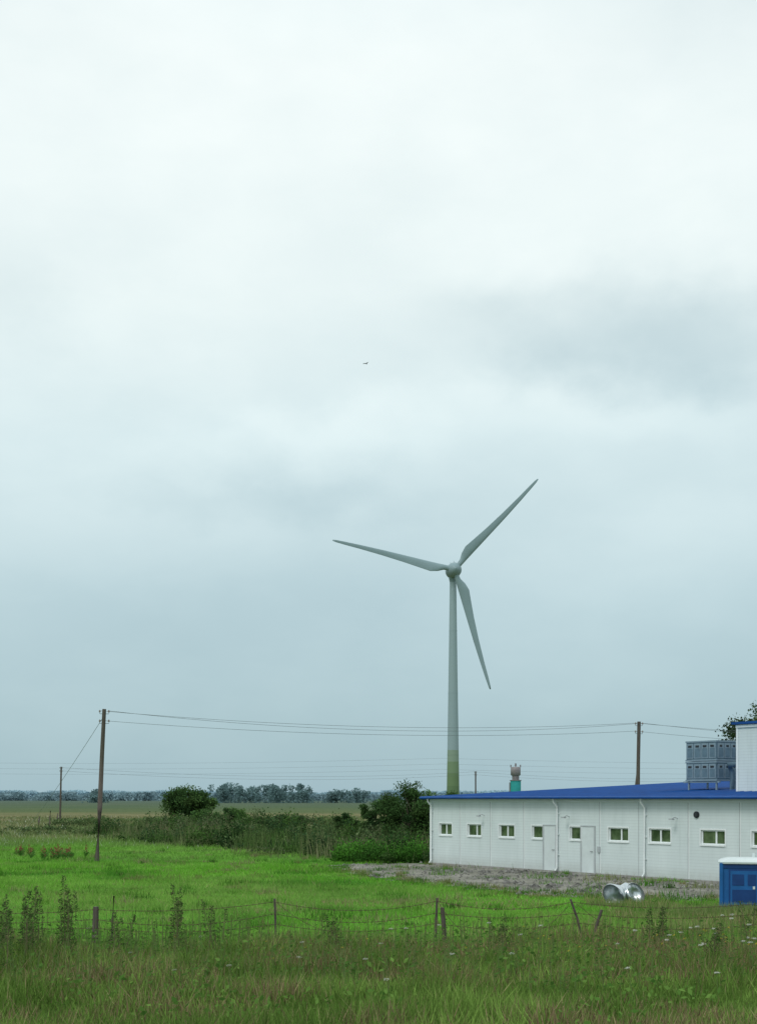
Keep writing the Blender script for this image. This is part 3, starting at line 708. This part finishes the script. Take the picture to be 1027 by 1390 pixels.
# ---------------------------------------------------------------- bird
w=MB(); w.tube([(-.2,0,0),(-.1,0,.01),(.05,0,.02),(.17,0,.01),(.23,0,0)],[.005,.04,.05,.03,.006],8)
w.add([(.08,0,.02),(-.06,0,.02),(-.12,-.3,.08),(-.08,-.45,.05),(.04,-.28,.09)],[(0,1,2,3,4)]); w.add([(.08,0,.02),(-.06,0,.02),(-.12,.3,.08),(-.08,.45,.05),(.04,.28,.09)],[(4,3,2,1,0)])
w.add([(-.18,0,0),(-.32,-.06,0),(-.32,.06,0)],[(0,1,2)])
o=w.build('flying_bird',[dark]); o.location=(-1.4,150,52.5); o.rotation_euler=(0,0,math.radians(50))

# ---------------------------------------------------------------- world
W=bpy.data.worlds.new('World'); scene.world=W; W.use_nodes=True; nt=W.node_tree
for n in list(nt.nodes): nt.nodes.remove(n)
out=nt.nodes.new('ShaderNodeOutputWorld')
sun_el=math.radians(48); sun_dir=Vector((-.45,-.6,0)).normalized()
sky=nt.nodes.new('ShaderNodeTexSky'); sky.sky_type='NISHITA'; sky.sun_disc=False; sky.sun_elevation=sun_el; sky.sun_rotation=math.atan2(sun_dir.x,sun_dir.y)%(2*math.pi)
b1=nt.nodes.new('ShaderNodeBackground'); b1.inputs[1].default_value=.12; nt.links.new(sky.outputs[0],b1.inputs[0])
G=nt.nodes.new('ShaderNodeTexCoord').outputs['Generated']
s_=nt.nodes.new('ShaderNodeSeparateXYZ'); nt.links.new(G,s_.inputs[0])
az=M2(nt,'ARCTAN2',s_.outputs['X'],s_.outputs['Y']); el=M2(nt,'ARCSINE',s_.outputs['Z'])
def v3(st,scale,det,rough,off=0):
    mp=nt.nodes.new('ShaderNodeMapping'); mp.inputs['Scale'].default_value=st; mp.inputs['Location'].default_value=(off,off*.7,off*.3); nt.links.new(G,mp.inputs[0])
    n=nt.nodes.new('ShaderNodeTexNoise'); n.inputs['Scale'].default_value=scale; n.inputs['Detail'].default_value=det; n.inputs['Roughness'].default_value=rough; nt.links.new(mp.outputs[0],n.inputs['Vector']); return n.outputs['Fac']
na=v3((1,1,1.4),8,8,.55,3.1); nb=v3((1,1,1.4),8,8,.55,9.7); nc=v3((1,1,2.2),3.2,8,.50,1.3); nd=v3((1,1,2.0),7,8,.54,5.5)
azd=M2(nt,'ADD',az,M2(nt,'MULTIPLY',M2(nt,'SUBTRACT',na,.5),.24)); eld=M2(nt,'ADD',el,M2(nt,'MULTIPLY',M2(nt,'SUBTRACT',nb,.5),.11))
def blob(a,e,ra,re,amp):
    d1=M2(nt,'POWER',M2(nt,'ABSOLUTE',M2(nt,'DIVIDE',M2(nt,'SUBTRACT',azd,a),ra)),2.0); d2=M2(nt,'POWER',M2(nt,'ABSOLUTE',M2(nt,'DIVIDE',M2(nt,'SUBTRACT',eld,e),re)),2.0)
    return M2(nt,'MULTIPLY',M2(nt,'EXPONENT',M2(nt,'MULTIPLY',M2(nt,'ADD',d1,d2),-1.0)),amp)
eb=M2(nt,'ADD',el,M2(nt,'MULTIPLY',M2(nt,'SUBTRACT',nc,.5),.07))
col=ramp(nt,M2(nt,'DIVIDE',eb,.6,clamp=True),[(0,lin(160,188,198)),(.08,lin(166,193,201)),(.26,lin(188,212,218)),(.44,lin(215,234,237)),(.60,lin(233,246,246)),(.85,lin(238,249,249)),(1.0,lin(232,246,248))])
amp=M2(nt,'ADD',1.045,M2(nt,'MULTIPLY',M2(nt,'SUBTRACT',nc,.5),.14))
cl=ramp(nt,nd,[(.40,(0,0,0)),(.62,(1,1,1))])
amp=M2(nt,'ADD',amp,M2(nt,'MULTIPLY',M2(nt,'SUBTRACT',cl,.5),.045))
for bl_ in ((.20,.335,.12,.034,-.20),(.11,.36,.06,.02,-.04),(-.07,.222,.11,.016,-.10),(-.03,.268,.10,.020,.10),(.16,.285,.10,.02,.08),(.13,.43,.13,.05,.04),(-.25,.34,.05,.03,-.06),(.26,.53,.06,.03,-.06),(-.16,.13,.12,.03,-.04),(-.15,.5,.16,.08,.03)):
    amp=M2(nt,'ADD',amp,blob(*bl_))
cmb=nt.nodes.new('ShaderNodeCombineXYZ')
for i,e_ in enumerate((1.3,1.0,.85)): nt.links.new(M2(nt,'POWER',amp,e_),cmb.inputs[i])
vm=nt.nodes.new('ShaderNodeVectorMath'); vm.operation='MULTIPLY'; nt.links.new(col,vm.inputs[0]); nt.links.new(cmb.outputs[0],vm.inputs[1])
b2=nt.nodes.new('ShaderNodeBackground'); b2.inputs[1].default_value=1.0; nt.links.new(vm.outputs[0],b2.inputs[0])
mx=nt.nodes.new('ShaderNodeMixShader'); mx.inputs[0].default_value=.95; nt.links.new(b1.outputs[0],mx.inputs[1]); nt.links.new(b2.outputs[0],mx.inputs[2]); nt.links.new(mx.outputs[0],out.inputs[0])
sl_=bpy.data.lights.new('sun','SUN'); sl_.energy=1.1; sl_.angle=math.radians(20); sl_.color=(1,.98,.94)
so=link(bpy.data.objects.new('sun',sl_)); 
dv=-Vector((sun_dir.x*math.cos(sun_el),sun_dir.y*math.cos(sun_el),math.sin(sun_el))); so.rotation_euler=dv.to_track_quat('-Z','Y').to_euler(); so.location=(0,-20,60)

# ---------------------------------------------------------------- camera
cam=bpy.data.cameras.new('camera'); co=link(bpy.data.objects.new('camera',cam)); co.location=(0,0,3.3); co.rotation_euler=(math.pi/2,0,0)
cam.sensor_fit='HORIZONTAL'; cam.sensor_width=36; cam.lens=36*1800/1027; cam.shift_y=389/1027; cam.clip_start=.1; cam.clip_end=20000
scene.camera=co
